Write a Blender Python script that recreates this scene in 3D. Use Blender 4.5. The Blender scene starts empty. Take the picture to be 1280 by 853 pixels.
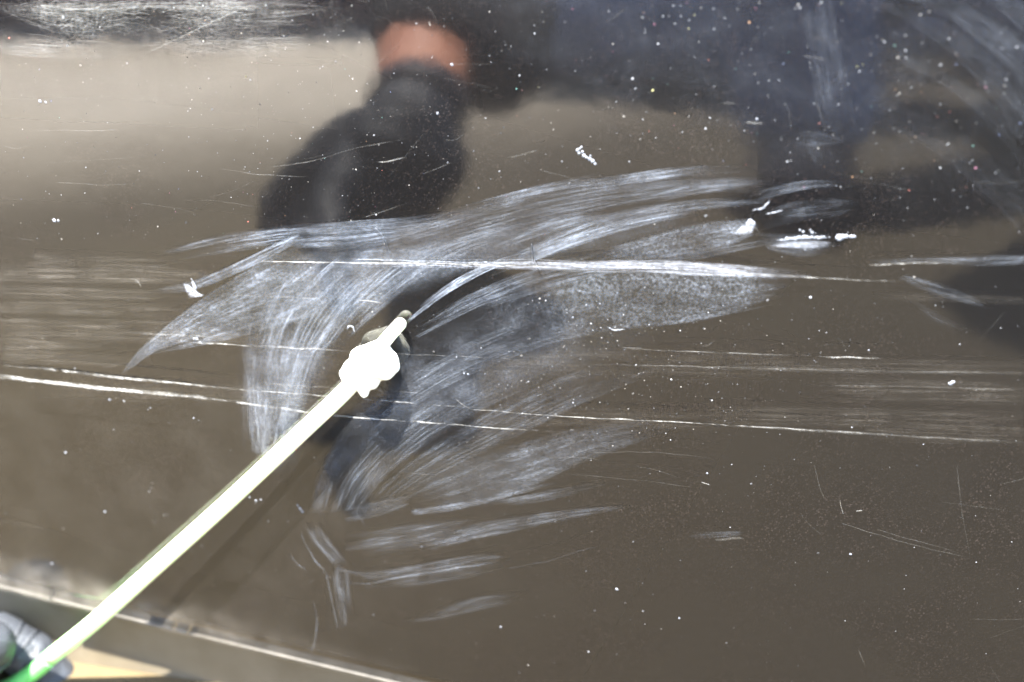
import bpy, bmesh, math, random
import numpy as np
from mathutils import Vector, Matrix, noise

R = math.radians
random.seed(7)
rng = np.random.default_rng(7)
sc = bpy.context.scene
COL = sc.collection

# ------------------------------------------------------------------ camera, sky, sun, exposure
PITCH, YAW, ROLL, DIST = R(25), R(14), R(-1.5), 0.5
AIM = Vector((0.0, 0.0, 0.184))
FWD = Vector((-math.sin(YAW) * math.cos(PITCH), math.cos(YAW) * math.cos(PITCH), -math.sin(PITCH)))
cam_data = bpy.data.cameras.new('camera')
cam = bpy.data.objects.new('camera', cam_data)
COL.objects.link(cam)
cam.location = AIM - FWD * DIST
cam.matrix_world = (Matrix.Translation(cam.location) @ FWD.to_track_quat('-Z', 'Y').to_matrix().to_4x4()
                    @ Matrix.Rotation(ROLL, 4, 'Z'))
cam_data.lens = 50
cam_data.sensor_width = 36
cam_data.clip_start = 0.01
cam_data.clip_end = 300
cam_data.dof.use_dof = True
cam_data.dof.focus_distance = 0.5
cam_data.dof.aperture_fstop = 5.6
sc.camera = cam

SUN_EL, SUN_AZ = R(71), R(-16)          # azimuth of the direction the light travels to, from +Y towards -X
sun_dir = Vector((math.sin(-SUN_AZ) * math.cos(SUN_EL), math.cos(SUN_AZ) * math.cos(SUN_EL), -math.sin(SUN_EL)))
sun_data = bpy.data.lights.new('sun', 'SUN')
sun_data.energy = 4.6
sun_data.angle = R(0.53)
sun_data.color = (1.0, 0.955, 0.88)
sun = bpy.data.objects.new('sun', sun_data)
COL.objects.link(sun)
sun.rotation_euler = sun_dir.to_track_quat('-Z', 'Y').to_euler()

world = bpy.data.worlds.new('World')
sc.world = world
world.use_nodes = True
wn = world.node_tree
sky = wn.nodes.new('ShaderNodeTexSky')
sky.sky_type = 'NISHITA'
sky.sun_disc = False
sky.sun_elevation = SUN_EL
sky.sun_rotation = math.atan2(-sun_dir.x, -sun_dir.y)
bg = wn.nodes['Background']
bg.inputs['Strength'].default_value = 0.12
wn.links.new(sky.outputs[0], bg.inputs['Color'])

sc.view_settings.view_transform = 'Standard'
sc.view_settings.look = 'None'
sc.view_settings.exposure = 3.7
sc.view_settings.gamma = 1
sc.cycles.use_denoising = True
sc.cycles.max_bounces = 10
sc.cycles.transparent_max_bounces = 96
sc.cycles.sample_clamp_indirect = 6

# ------------------------------------------------------------------ where things stand
CAMP = cam.location.copy()
MW = cam.matrix_world.to_3x3()
FPX = 1280 * 50 / 36


def ray(u, v):
    return (MW @ Vector(((u - 640) / FPX, -(v - 426.5) / FPX, -1))).normalized()


RX, RZ, ZC = 9.0, 3.2, 0.19               # the door bulges gently, more in height than in length


def door_y(x, z):
    return x * x / (2 * RX) + (z - ZC) ** 2 / (2 * RZ)


def door_n(x, z):
    return Vector((x / RX, -1, (z - ZC) / RZ)).normalized()


def on_door(u, v, h=0.0):
    """point of the door skin that the picture point falls on, lifted h metres off the paint"""
    d = ray(u, v)
    t = (0 - CAMP.y) / d.y
    for _ in range(6):
        p = CAMP + d * t
        t += (door_y(p.x, p.z) - p.y) / d.y
    p = CAMP + d * t
    return p + door_n(p.x, p.z) * h


def toward(u, v, h):
    """point on the line of sight at height h in front of the door"""
    p = on_door(u, v)
    d = ray(u, v)
    c = -d.dot(door_n(p.x, p.z))
    return p - d * (h / c)


# ------------------------------------------------------------------ helpers
def link(name, me, mat=None, parent=None, smooth=True, **props):
    o = bpy.data.objects.new(name, me)
    COL.objects.link(o)
    if mat:
        me.materials.append(mat)
    if parent:
        o.parent = parent
    if smooth and len(me.polygons):
        me.polygons.foreach_set('use_smooth', [True] * len(me.polygons))
    for k, val in props.items():
        o[k] = val
    return o


def empty(name, loc, **props):
    o = bpy.data.objects.new(name, None)
    COL.objects.link(o)
    o.location = loc
    o.empty_display_size = 0.02
    for k, val in props.items():
        o[k] = val
    return o


def mesh(name, verts, faces):
    me = bpy.data.meshes.new(name)
    me.from_pydata([tuple(v) for v in verts], [], faces)
    me.update()
    return me


def spline(pts, n):
    """n points evenly along a Catmull-Rom curve through pts (any dimension)"""
    P = [np.array(p, float) for p in pts]
    if len(P) == 2:
        P = [P[0], (P[0] + P[1]) / 2, P[1]]
    P = [2 * P[0] - P[1]] + P + [2 * P[-1] - P[-2]]
    out = []
    for i in range(1, len(P) - 2):
        a, b, c, d = P[i - 1:i + 3]
        for k in range(24):
            t = k / 24
            out.append(0.5 * (2 * b + (c - a) * t + (2 * a - 5 * b + 4 * c - d) * t * t + (3 * b - a - 3 * c + d) * t ** 3))
    out.append(P[-2])
    out = np.array(out)
    s = np.concatenate([[0], np.cumsum(np.linalg.norm(np.diff(out[:, :2], axis=0), axis=1))])
    q = np.linspace(0, s[-1], n)
    return np.stack([np.interp(q, s, out[:, k]) for k in range(out.shape[1])], 1)


def tube(path, radii, segs=16, cap=True, flat=None):
    """swept round tube; path world points, radii per point"""
    path = [Vector(p) for p in path]
    verts, faces = [], []
    up = Vector((0, 0, 1))
    prev = None
    n = len(path)
    for i, p in enumerate(path):
        t = (path[min(i + 1, n - 1)] - path[max(i - 1, 0)]).normalized()
        if prev is None:
            a = t.cross(up)
            a = a.normalized() if a.length > 1e-3 else t.orthogonal().normalized()
        else:
            a = (prev - t * prev.dot(t)).normalized()
        prev = a
        b = t.cross(a)
        for k in range(segs):
            w = 2 * math.pi * k / segs
            verts.append(p + (a * math.cos(w) + b * math.sin(w)) * radii[i])
    for i in range(n - 1):
        for k in range(segs):
            k2 = (k + 1) % segs
            faces.append((i * segs + k, i * segs + k2, (i + 1) * segs + k2, (i + 1) * segs + k))
    if cap:
        faces.append(tuple(range(segs))[::-1])
        faces.append(tuple((n - 1) * segs + k for k in range(segs)))
    return verts, faces


def flesh(name, chains, voxel, mat, parent=None, smooth=6, extra=None, disp=None, **props):
    """one continuous surface grown over chains of (point, radius), voxel-remeshed"""
    bm = bmesh.new()
    for ch in chains:
        for (p, r), (q, s) in zip(ch, ch[1:] if len(ch) > 1 else ch):
            p, q = Vector(p), Vector(q)
            L = (q - p).length
            k = max(2, int(L / (min(r, s) * 0.22)) + 1) if L > 1e-6 else 1
            for i in range(k + 1):
                t = i / max(k, 1)
                bmesh.ops.create_icosphere(bm, subdivisions=2, radius=r + (s - r) * t,
                                           matrix=Matrix.Translation(p.lerp(q, t)))
    if extra:
        extra(bm)
    me = bpy.data.meshes.new(name + '_raw')
    bm.to_mesh(me)
    bm.free()
    tmp = bpy.data.objects.new(name + '_raw', me)
    COL.objects.link(tmp)
    m = tmp.modifiers.new('r', 'REMESH')
    m.mode = 'VOXEL'
    m.voxel_size = voxel
    m2 = tmp.modifiers.new('s', 'SMOOTH')
    m2.iterations = smooth
    m2.factor = 0.5
    dg = bpy.context.evaluated_depsgraph_get()
    new = bpy.data.meshes.new_from_object(tmp.evaluated_get(dg))
    bpy.data.objects.remove(tmp)
    new.name = name
    if disp:
        ns = [v.normal.copy() for v in new.vertices]
        for v, nn in zip(new.vertices, ns):
            v.co += nn * disp(v.co)
    new.materials.clear()
    return link(name, new, mat, parent, **props)


# ------------------------------------------------------------------ materials
def material(name):
    m = bpy.data.materials.new(name)
    m.use_nodes = True
    nt = m.node_tree
    return m, nt, nt.nodes['Principled BSDF']


def N(nt, kind, **kw):
    n = nt.nodes.new(kind)
    for k, val in kw.items():
        if k in n.inputs:
            n.inputs[k].default_value = val
        else:
            setattr(n, k, val)
    return n


def noise_tex(nt, scale, detail=4, coord=None, rough=0.5, dist=0.0):
    n = N(nt, 'ShaderNodeTexNoise', Scale=scale, Detail=detail, Roughness=rough, Distortion=dist)
    if coord is not None:
        nt.links.new(coord, n.inputs['Vector'])
    return n


def ramp(nt, src, stops):
    r = nt.nodes.new('ShaderNodeValToRGB')
    e = r.color_ramp.elements
    while len(e) < len(stops):
        e.new(0.5)
    for el, (p, c) in zip(e, stops):
        el.position = p
        el.color = (*c, 1) if len(c) == 3 else c
    nt.links.new(src, r.inputs[0])
    return r


def maprange(nt, src, a, b, c=0.0, d=1.0):
    r = N(nt, 'ShaderNodeMapRange')
    r.inputs[1].default_value, r.inputs[2].default_value = a, b
    r.inputs[3].default_value, r.inputs[4].default_value = c, d
    nt.links.new(src, r.inputs[0])
    return r.outputs[0]


def mth(nt, op, a, b=None):
    n = nt.nodes.new('ShaderNodeMath')
    n.operation = op
    for i, x in enumerate((a, b)):
        if x is None:
            continue
        if isinstance(x, (int, float)):
            n.inputs[i].default_value = x
        else:
            nt.links.new(x, n.inputs[i])
    return n.outputs[0]


# black metallic flake paint under a clear, slightly uneven lacquer
PAINT, nt, b = material('black_flake_paint')
gc = nt.nodes.new('ShaderNodeNewGeometry').outputs['Position']
vor = N(nt, 'ShaderNodeTexVoronoi', Scale=2100.0)
nt.links.new(gc, vor.inputs['Vector'])
fl = ramp(nt, vor.outputs['Color'], [(0.0, (0.0030, 0.0028, 0.0029)), (0.70, (0.0038, 0.0036, 0.0037)),
                                     (0.80, (0.0080, 0.0068, 0.0066)), (0.93, (0.018, 0.0142, 0.0128))])
fln = noise_tex(nt, 22, 4, gc, 0.6)
flm = N(nt, 'ShaderNodeMix')
flm.data_type = 'RGBA'
nt.links.new(maprange(nt, fln.outputs[0], 0.40, 0.62, 0.12, 0.95), flm.inputs[0])
flm.inputs[6].default_value = (0.0048, 0.0045, 0.0043, 1)
nt.links.new(fl.outputs[0], flm.inputs[7])
nt.links.new(flm.outputs[2], b.inputs['Base Color'])
b.inputs['IOR'].default_value = 1.54
rn = noise_tex(nt, 14, 4, gc)
nt.links.new(maprange(nt, rn.outputs[0], 0.3, 0.7, 0.035, 0.085), b.inputs['Roughness'])
pe = noise_tex(nt, 60, 2, gc)
bp = N(nt, 'ShaderNodeBump', Strength=0.05, Distance=0.001)
nt.links.new(pe.outputs[0], bp.inputs['Height'])
nt.links.new(bp.outputs[0], b.inputs['Normal'])

# dusty lower sill: the same paint under road film
SILLPAINT, nt, b = material('dusty_sill_paint')
gc = nt.nodes.new('ShaderNodeNewGeometry').outputs['Position']
n1 = noise_tex(nt, 30, 5, gc)
cr = ramp(nt, n1.outputs[0], [(0.3, (0.070, 0.058, 0.038)), (0.7, (0.125, 0.106, 0.075))])
nt.links.new(cr.outputs[0], b.inputs['Base Color'])
b.inputs['Roughness'].default_value = 0.3
b.inputs['IOR'].default_value = 1.5

EDGE, nt, b = material('lit_door_edge')  # paler than the paint: light caught by the fold, put into the colour
gc = nt.nodes.new('ShaderNodeNewGeometry').outputs['Position']
n1 = noise_tex(nt, 120, 4, gc)
cr = ramp(nt, n1.outputs[0], [(0.3, (0.035, 0.032, 0.027)), (0.7, (0.07, 0.064, 0.055))])
nt.links.new(cr.outputs[0], b.inputs['Base Color'])
b.inputs['Roughness'].default_value = 0.6
b.inputs['Specular IOR Level'].default_value = 0.2


def film(name, col, rough=0.9, gain=0.67):
    """dried polish: opacity = density x streaks x grain, all carried by the strip's own attributes"""
    m = bpy.data.materials.new(name)
    m.use_nodes = True
    nt = m.node_tree
    nt.nodes.remove(nt.nodes['Principled BSDF'])
    out = nt.nodes['Material Output']
    at = N(nt, 'ShaderNodeAttribute', attribute_name='film')       # R density, G streakiness, B graininess
    sep = nt.nodes.new('ShaderNodeSeparateColor')
    nt.links.new(at.outputs['Color'], sep.inputs[0])
    uv = nt.nodes.new('ShaderNodeUVMap')
    s1 = noise_tex(nt, 1.0, 3, uv.outputs[0], 0.65)
    s1.noise_dimensions = '2D'
    st = maprange(nt, s1.outputs[0], 0.40, 0.68, 0.0, 1.0)
    st = mth(nt, 'POWER', st, 1.5)
    st = mth(nt, 'MULTIPLY', st, 1.9)
    gpos = nt.nodes.new('ShaderNodeNewGeometry').outputs['Position']
    g1 = noise_tex(nt, 900, 2, gpos, 0.6)
    gr = maprange(nt, g1.outputs[0], 0.42, 0.62, 0.25, 1.7)
    g2 = noise_tex(nt, 70, 3, gpos, 0.5)
    g2o = maprange(nt, g2.outputs[0], 0.33, 0.67, 0.4, 1.55)

    def lerp1(f, x):      # 1 + f*(x-1)
        return mth(nt, 'ADD', mth(nt, 'MULTIPLY', f, mth(nt, 'SUBTRACT', x, 1.0)), 1.0)
    k = mth(nt, 'MULTIPLY', sep.outputs[0], lerp1(sep.outputs[1], st))
    k = mth(nt, 'MULTIPLY', k, lerp1(sep.outputs[2], gr))
    k = mth(nt, 'MULTIPLY', k, g2o)
    k = mth(nt, 'MINIMUM', mth(nt, 'MULTIPLY', k, gain), 1.0)
    d = N(nt, 'ShaderNodeBsdfDiffuse', Color=(*col, 1), Roughness=rough)
    tr = nt.nodes.new('ShaderNodeBsdfTransparent')
    mx = nt.nodes.new('ShaderNodeMixShader')
    nt.links.new(k, mx.inputs[0])
    nt.links.new(tr.outputs[0], mx.inputs[1])
    nt.links.new(d.outputs[0], mx.inputs[2])
    nt.links.new(mx.outputs[0], out.inputs[0])
    return m


FILM = film('dried_polish_film', (0.30, 0.335, 0.385))
DUST = film('dry_dust_film', (0.40, 0.365, 0.31))
SCRATCH = film('scratched_lacquer', (0.36, 0.355, 0.33), gain=0.85)
PASTEFILM = film('thick_dried_polish', (0.40, 0.42, 0.46), gain=1.0)
DARKHAIR, nt, b = material('dark_fibre')
b.inputs['Base Color'].default_value = (0.01, 0.01, 0.012, 1)

SPECK, nt, b = material('paint_speck')
at = N(nt, 'ShaderNodeAttribute', attribute_name='tint')
nt.links.new(at.outputs['Color'], b.inputs['Base Color'])
b.inputs['Roughness'].default_value = 0.6

CRUMB, nt, b = material('dried_polish_crumb')
gc = nt.nodes.new('ShaderNodeNewGeometry').outputs['Position']
n1 = noise_tex(nt, 900, 4, gc)
cr = ramp(nt, n1.outputs[0], [(0.3, (0.05, 0.055, 0.063)), (0.65, (0.17, 0.18, 0.20))])
nt.links.new(cr.outputs[0], b.inputs['Base Color'])
b.inputs['Roughness'].default_value = 0.8
bp = N(nt, 'ShaderNodeBump', Strength=0.6, Distance=0.0004)
nt.links.new(n1.outputs[0], bp.inputs['Height'])
nt.links.new(bp.outputs[0], b.inputs['Normal'])

GLOVE, nt, b = material('black_nitrile')
gc = nt.nodes.new('ShaderNodeNewGeometry').outputs['Position']
n1 = noise_tex(nt, 500, 3, gc)
n2 = noise_tex(nt, 70, 3, gc, 0.5, 1.2)
cr = ramp(nt, n2.outputs[0], [(0.3, (0.020, 0.022, 0.026)), (0.7, (0.034, 0.038, 0.045))])
nt.links.new(cr.outputs[0], b.inputs['Base Color'])
b.inputs['Roughness'].default_value = 0.52
b.inputs['Specular IOR Level'].default_value = 0.35
bp = N(nt, 'ShaderNodeBump', Strength=0.35, Distance=0.0006)
nt.links.new(n1.outputs[0], bp.inputs['Height'])
bp2 = N(nt, 'ShaderNodeBump', Strength=0.6, Distance=0.003)
nt.links.new(n2.outputs[0], bp2.inputs['Height'])
nt.links.new(bp.outputs[0], bp2.inputs['Normal'])
nt.links.new(bp2.outputs[0], b.inputs['Normal'])

SKIN, nt, b = material('skin')
gc = nt.nodes.new('ShaderNodeNewGeometry').outputs['Position']
n1 = noise_tex(nt, 40, 4, gc)
cr = ramp(nt, n1.outputs[0], [(0.3, (0.50, 0.20, 0.115)), (0.7, (0.60, 0.27, 0.16))])
nt.links.new(cr.outputs[0], b.inputs['Base Color'])
b.inputs['Roughness'].default_value = 0.5


def cloth(name, c1, c2, scale=900):
    m, nt, b = material(name)
    gc = nt.nodes.new('ShaderNodeNewGeometry').outputs['Position']
    n1 = noise_tex(nt, scale, 2, gc)
    n2 = noise_tex(nt, 9, 4, gc)
    mixn = mth(nt, 'ADD', mth(nt, 'MULTIPLY', n1.outputs[0], 0.4), mth(nt, 'MULTIPLY', n2.outputs[0], 0.6))
    cr = ramp(nt, mixn, [(0.35, c1), (0.65, c2)])
    nt.links.new(cr.outputs[0], b.inputs['Base Color'])
    b.inputs['Roughness'].default_value = 0.9
    return m


SHIRT = cloth('dark_knit', (0.012, 0.012, 0.015), (0.026, 0.026, 0.031))
JEANS = cloth('blue_denim', (0.17, 0.21, 0.33), (0.28, 0.34, 0.50))
SHOE = cloth('dark_navy_canvas', (0.006, 0.008, 0.016), (0.013, 0.016, 0.028))
WALL = cloth('dark_brown_brick', (0.13, 0.095, 0.088), (0.22, 0.165, 0.15), 60)
HAIR = cloth('dark_hair', (0.010, 0.007, 0.005), (0.03, 0.02, 0.014), 300)

STICK, nt, b = material('pale_green_plastic')
at = N(nt, 'ShaderNodeAttribute', attribute_name='tint')
nt.links.new(at.outputs['Color'], b.inputs['Base Color'])
b.inputs['Roughness'].default_value = 0.35
b.inputs['Subsurface Weight'].default_value = 0.35
b.inputs['Subsurface Radius'].default_value = (0.004, 0.005, 0.003)
b.inputs['Subsurface Scale'].default_value = 1.0

PASTE, nt, b = material('pale_yellow_paste')
gc = nt.nodes.new('ShaderNodeNewGeometry').outputs['Position']
n1 = noise_tex(nt, 260, 4, gc)
cr = ramp(nt, n1.outputs[0], [(0.3, (0.80, 0.80, 0.64)), (0.6, (0.86, 0.86, 0.76))])
nt.links.new(cr.outputs[0], b.inputs['Base Color'])
b.inputs['Roughness'].default_value = 0.4

CONC, nt, b = material('tan_concrete')
gc = nt.nodes.new('ShaderNodeNewGeometry').outputs['Position']
n1 = noise_tex(nt, 1.7, 6, gc, 0.6)
n2 = noise_tex(nt, 160, 3, gc)
n3 = noise_tex(nt, 9, 5, gc, 0.6)
mx = mth(nt, 'ADD', mth(nt, 'MULTIPLY', n1.outputs[0], 0.6),
         mth(nt, 'ADD', mth(nt, 'MULTIPLY', n2.outputs[0], 0.15), mth(nt, 'MULTIPLY', n3.outputs[0], 0.25)))
cr = ramp(nt, mx, [(0.36, (0.44, 0.385, 0.31)), (0.5, (0.56, 0.50, 0.41)), (0.64, (0.68, 0.61, 0.51))])
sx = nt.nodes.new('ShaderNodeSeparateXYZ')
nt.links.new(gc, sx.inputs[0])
wet = mth(nt, 'ADD', mth(nt, 'MULTIPLY', mth(nt, 'ADD', sx.outputs[0], sx.outputs[1]), 0.5), mth(nt, 'MULTIPLY', mth(nt, 'SUBTRACT', n1.outputs[0], 0.5), 0.30))  # soft shade over the near and right floor, painted into the concrete
shadef = maprange(nt, wet, -1.0, 0.0, 0.0, 1.0)
wr = ramp(nt, shadef, [(0.0, (1.0, 1.0, 1.0)), (0.2, (0.86, 0.86, 0.85)), (0.31, (0.50, 0.485, 0.45)), (0.44, (0.20, 0.183, 0.140)),
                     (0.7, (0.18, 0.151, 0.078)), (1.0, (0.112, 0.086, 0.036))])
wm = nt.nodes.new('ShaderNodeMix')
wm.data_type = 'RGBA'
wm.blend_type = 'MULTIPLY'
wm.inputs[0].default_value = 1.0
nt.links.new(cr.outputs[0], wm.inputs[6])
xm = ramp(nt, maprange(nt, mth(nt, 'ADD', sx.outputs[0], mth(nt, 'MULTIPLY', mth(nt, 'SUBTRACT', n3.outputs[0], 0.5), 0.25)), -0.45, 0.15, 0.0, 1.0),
          [(0.0, (1, 1, 1)), (0.45, (0.75, 0.74, 0.73)), (1.0, (0.50, 0.50, 0.50))])  # more painted shade toward the right
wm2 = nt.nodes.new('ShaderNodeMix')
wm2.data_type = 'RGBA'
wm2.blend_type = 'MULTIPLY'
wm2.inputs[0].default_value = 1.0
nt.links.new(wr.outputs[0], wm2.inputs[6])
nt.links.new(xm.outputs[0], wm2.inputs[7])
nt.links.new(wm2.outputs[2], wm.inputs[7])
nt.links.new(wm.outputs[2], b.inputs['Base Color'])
b.inputs['Roughness'].default_value = 0.85
bp = N(nt, 'ShaderNodeBump', Strength=0.4, Distance=0.002)
nt.links.new(n2.outputs[0], bp.inputs['Height'])
nt.links.new(bp.outputs[0], b.inputs['Normal'])

# ------------------------------------------------------------------ the ground
g = 60.0
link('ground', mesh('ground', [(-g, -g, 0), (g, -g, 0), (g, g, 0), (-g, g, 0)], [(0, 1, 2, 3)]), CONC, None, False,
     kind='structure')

# low dark wall, unseen itself, added for the dark band it mirrors
def added_wall():
    a, c = Vector((-2.6, -1.20, 0)), Vector((0.60, -2.10, 0))
    d = (c - a).normalized()
    nrm = Vector((d.y, -d.x, 0))
    L = (c - a).length
    root = empty('added_wall', a, label='added low dark brown brick wall, mirrored in the car door as a dark band', category='wall')
    bw, bh, th = 0.22, 0.07, 0.10
    core_v = []
    for z in (0, 0.48):
        for q in (a + nrm * 0.006, c + nrm * 0.006, c + nrm * th, a + nrm * th):
            core_v.append(Vector((q.x, q.y, z)) - a)
    core = mesh('mortar_core', core_v, [(0, 1, 2, 3), (7, 6, 5, 4), (0, 4, 5, 1), (1, 5, 6, 2), (2, 6, 7, 3), (3, 7, 4, 0)])
    link('mortar_core', core, WALL, root, False)
    bx = []
    for z in (0, bh):
        for (s, t) in ((0, 0), (bw, 0), (bw, th + 0.004), (0, th + 0.004)):
            q = d * s + nrm * t
            bx.append((q.x, q.y, z))
    bme = mesh('brick', bx, [(0, 1, 2, 3), (7, 6, 5, 4), (0, 4, 5, 1), (1, 5, 6, 2), (2, 6, 7, 3), (3, 7, 4, 0)])
    bme.materials.append(WALL)
    for r in range(6):
        off = -0.115 if r % 2 else 0
        k = 0
        while off + k * 0.23 < L - 0.2:
            if off + k * 0.23 >= 0:
                o = bpy.data.objects.new('brick', bme)
                COL.objects.link(o)
                o.parent = root
                q = d * (off + k * 0.23) - nrm * random.uniform(0.0, 0.003)
                o.location = (q.x, q.y, r * 0.078 + 0.002)
            k += 1


added_wall()

# ------------------------------------------------------------------ the car side: door skin, its folded edge, the sill
car = empty('car', (0, 0, 0), label='scratched black car door with polish smears above a dusty sill', category='car')
XA, XB = -0.75, 0.75
e0, e1 = on_door(0, 733), on_door(490, 853)
SL = (e1.z - e0.z) / (e1.x - e0.x)


def edge_z(x):
    return e0.z + (x - e0.x) * SL if x < 0.25 else e0.z + (0.25 - e0.x) * SL + (x - 0.25) * SL * 0.6


nx, nz = 150, 100
vs, fs = [], []
for i in range(nx + 1):
    x = XA + (XB - XA) * i / nx
    z0 = edge_z(x) + 0.0012
    for j in range(nz + 1):
        z = z0 + (0.72 - z0) * j / nz
        vs.append((x, door_y(x, z), z))
for i in range(nx):
    for j in range(nz):
        a = i * (nz + 1) + j
        fs.append((a, a + nz + 1, a + nz + 2, a + 1))
# the skin turns back over its lower fold: two more rows
base = len(vs)
for i in range(nx + 1):
    x = XA + (XB - XA) * i / nx
    z0 = edge_z(x)
    vs.append((x, door_y(x, z0) + 0.020, z0 + 0.002))
for i in range(nx):
    fs.append((i * (nz + 1), base + i, base + i + 1, (i + 1) * (nz + 1)))
dm = mesh('door_panel', vs, fs)
door = link('door_panel', dm, PAINT, car)

# folded edge catching the light, in lengths between narrow gaps
breaks = [-0.75]
for u in (64, 217, 235):
    p = on_door(u, 733 + u * 120 / 490)
    breaks += [p.x - 0.0009, p.x + 0.0009]
breaks.append(0.75)
for a, c in zip(breaks[::2], breaks[1::2]):
    if c - a < 0.002:
        continue
    pts = []
    for k in range(25):
        x = a + (c - a) * k / 24
        z = edge_z(x)
        pts.append(Vector((x, door_y(x, z) + 0.0002, z)))
    v_, f_ = tube(pts, [0.00075] * 25, 10)
    link('door_edge', mesh('door_edge', v_, f_), EDGE, door)

# sill: steps back 5 mm behind the door and leans out toward the ground
vs, fs = [], []
prof = [(0.0125, 0.060), (0.0122, 0.020), (0.012, 0.002), (0.0115, -0.012), (0.0105, -0.03), (0.009, -0.05), (0.006, -0.075), (0.002, -0.11)]
for i in range(81):
    x = XA + (XB - XA) * i / 80
    for dy, dz in prof:
        z = edge_z(x) + dz
        vs.append((x, door_y(x, edge_z(x)) + dy, z))
m_ = len(prof)
for i in range(80):
    for j in range(m_ - 1):
        a = i * m_ + j
        fs.append((a, a + 1, a + m_ + 1, a + m_))
link('sill', mesh('sill', vs, fs), SILLPAINT, car)

# ------------------------------------------------------------------ marks on the paint
_h = [0.00004]


def next_h():
    _h[0] += 0.0000022
    return _h[0]


class Strip:
    def __init__(s):
        s.v, s.f, s.c, s.uv = [], [], [], []

    def grid(s, P, dens, G, B, uvs):
        """P[n][m] picture points, dens[n][m]"""
        h = next_h()
        n, m = len(P), len(P[0])
        base = len(s.v)
        for i in range(n):
            for j in range(m):
                s.v.append(on_door(P[i][j][0], P[i][j][1], h))
                s.c.append((dens[i][j], G, B, 1))
                s.uv.append(uvs[i][j])
        for i in range(n - 1):
            for j in range(m - 1):
                a = base + i * m + j
                s.f.append((a, a + m, a + m + 1, a + 1))

    def build(s, name, mat, parent, **props):
        me = mesh(name, s.v, s.f)
        at = me.color_attributes.new('film', 'FLOAT_COLOR', 'POINT')
        at.data.foreach_set('color', np.array(s.c, dtype=np.float32).ravel())
        ul = me.uv_layers.new(name='UVMap')
        li = np.zeros(len(me.loops), dtype=np.int32)
        me.loops.foreach_get('vertex_index', li)
        ul.data.foreach_set('uv', np.array(s.uv, dtype=np.float32)[li].ravel())
        return link(name, me, mat, parent, **props)


def sstep(x):
    x = min(max(x, 0.0), 1.0)
    return x * x * (3 - 2 * x)


def line(S, pts, w, d, ends=(0.08, 0.15), G=0.0, B=0.3, dash=0.0, wob=0.4, n=None):
    """one hair-thin mark; w px wide, d opacity, dash 0..1 how broken"""
    L = sum(math.dist(a[:2], b_[:2]) for a, b_ in zip(pts, pts[1:]))
    n = n or int(min(160, max(6, L / (5 if dash else 14))))
    C = spline(pts, n)
    sd = random.uniform(0, 900)
    P, D, U = [], [], []
    for i in range(n):
        t = i / (n - 1)
        a, c = C[max(i - 1, 0)], C[min(i + 1, n - 1)]
        q = np.array([c[0] - a[0], c[1] - a[1]])
        q = q / (np.linalg.norm(q) + 1e-9)
        nr = np.array([-q[1], q[0]])
        ww = w * (0.75 + 0.6 * noise.noise(Vector((t * L / 30, sd, 0))))
        k = d * sstep(t / max(ends[0], 1e-3)) * sstep((1 - t) / max(ends[1], 1e-3))
        if dash:
            nn = noise.noise(Vector((t * L / 9, sd, 3))) + 0.5 * noise.noise(Vector((t * L / 60, sd, 9)))
            k *= max(0.0, (1 - dash) + dash * (nn * 2.2 + 0.5))
        cc = C[i][:2] + nr * wob * noise.noise(Vector((t * L / 22, sd, 5)))
        P.append([cc - nr * ww / 2, cc, cc + nr * ww / 2])
        D.append([0, min(k, 1.0), 0])
        U.append([(t * 3, sd), (t * 3, sd + .5), (t * 3, sd + 1)])
    S.grid(P, D, G, B, U)


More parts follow.
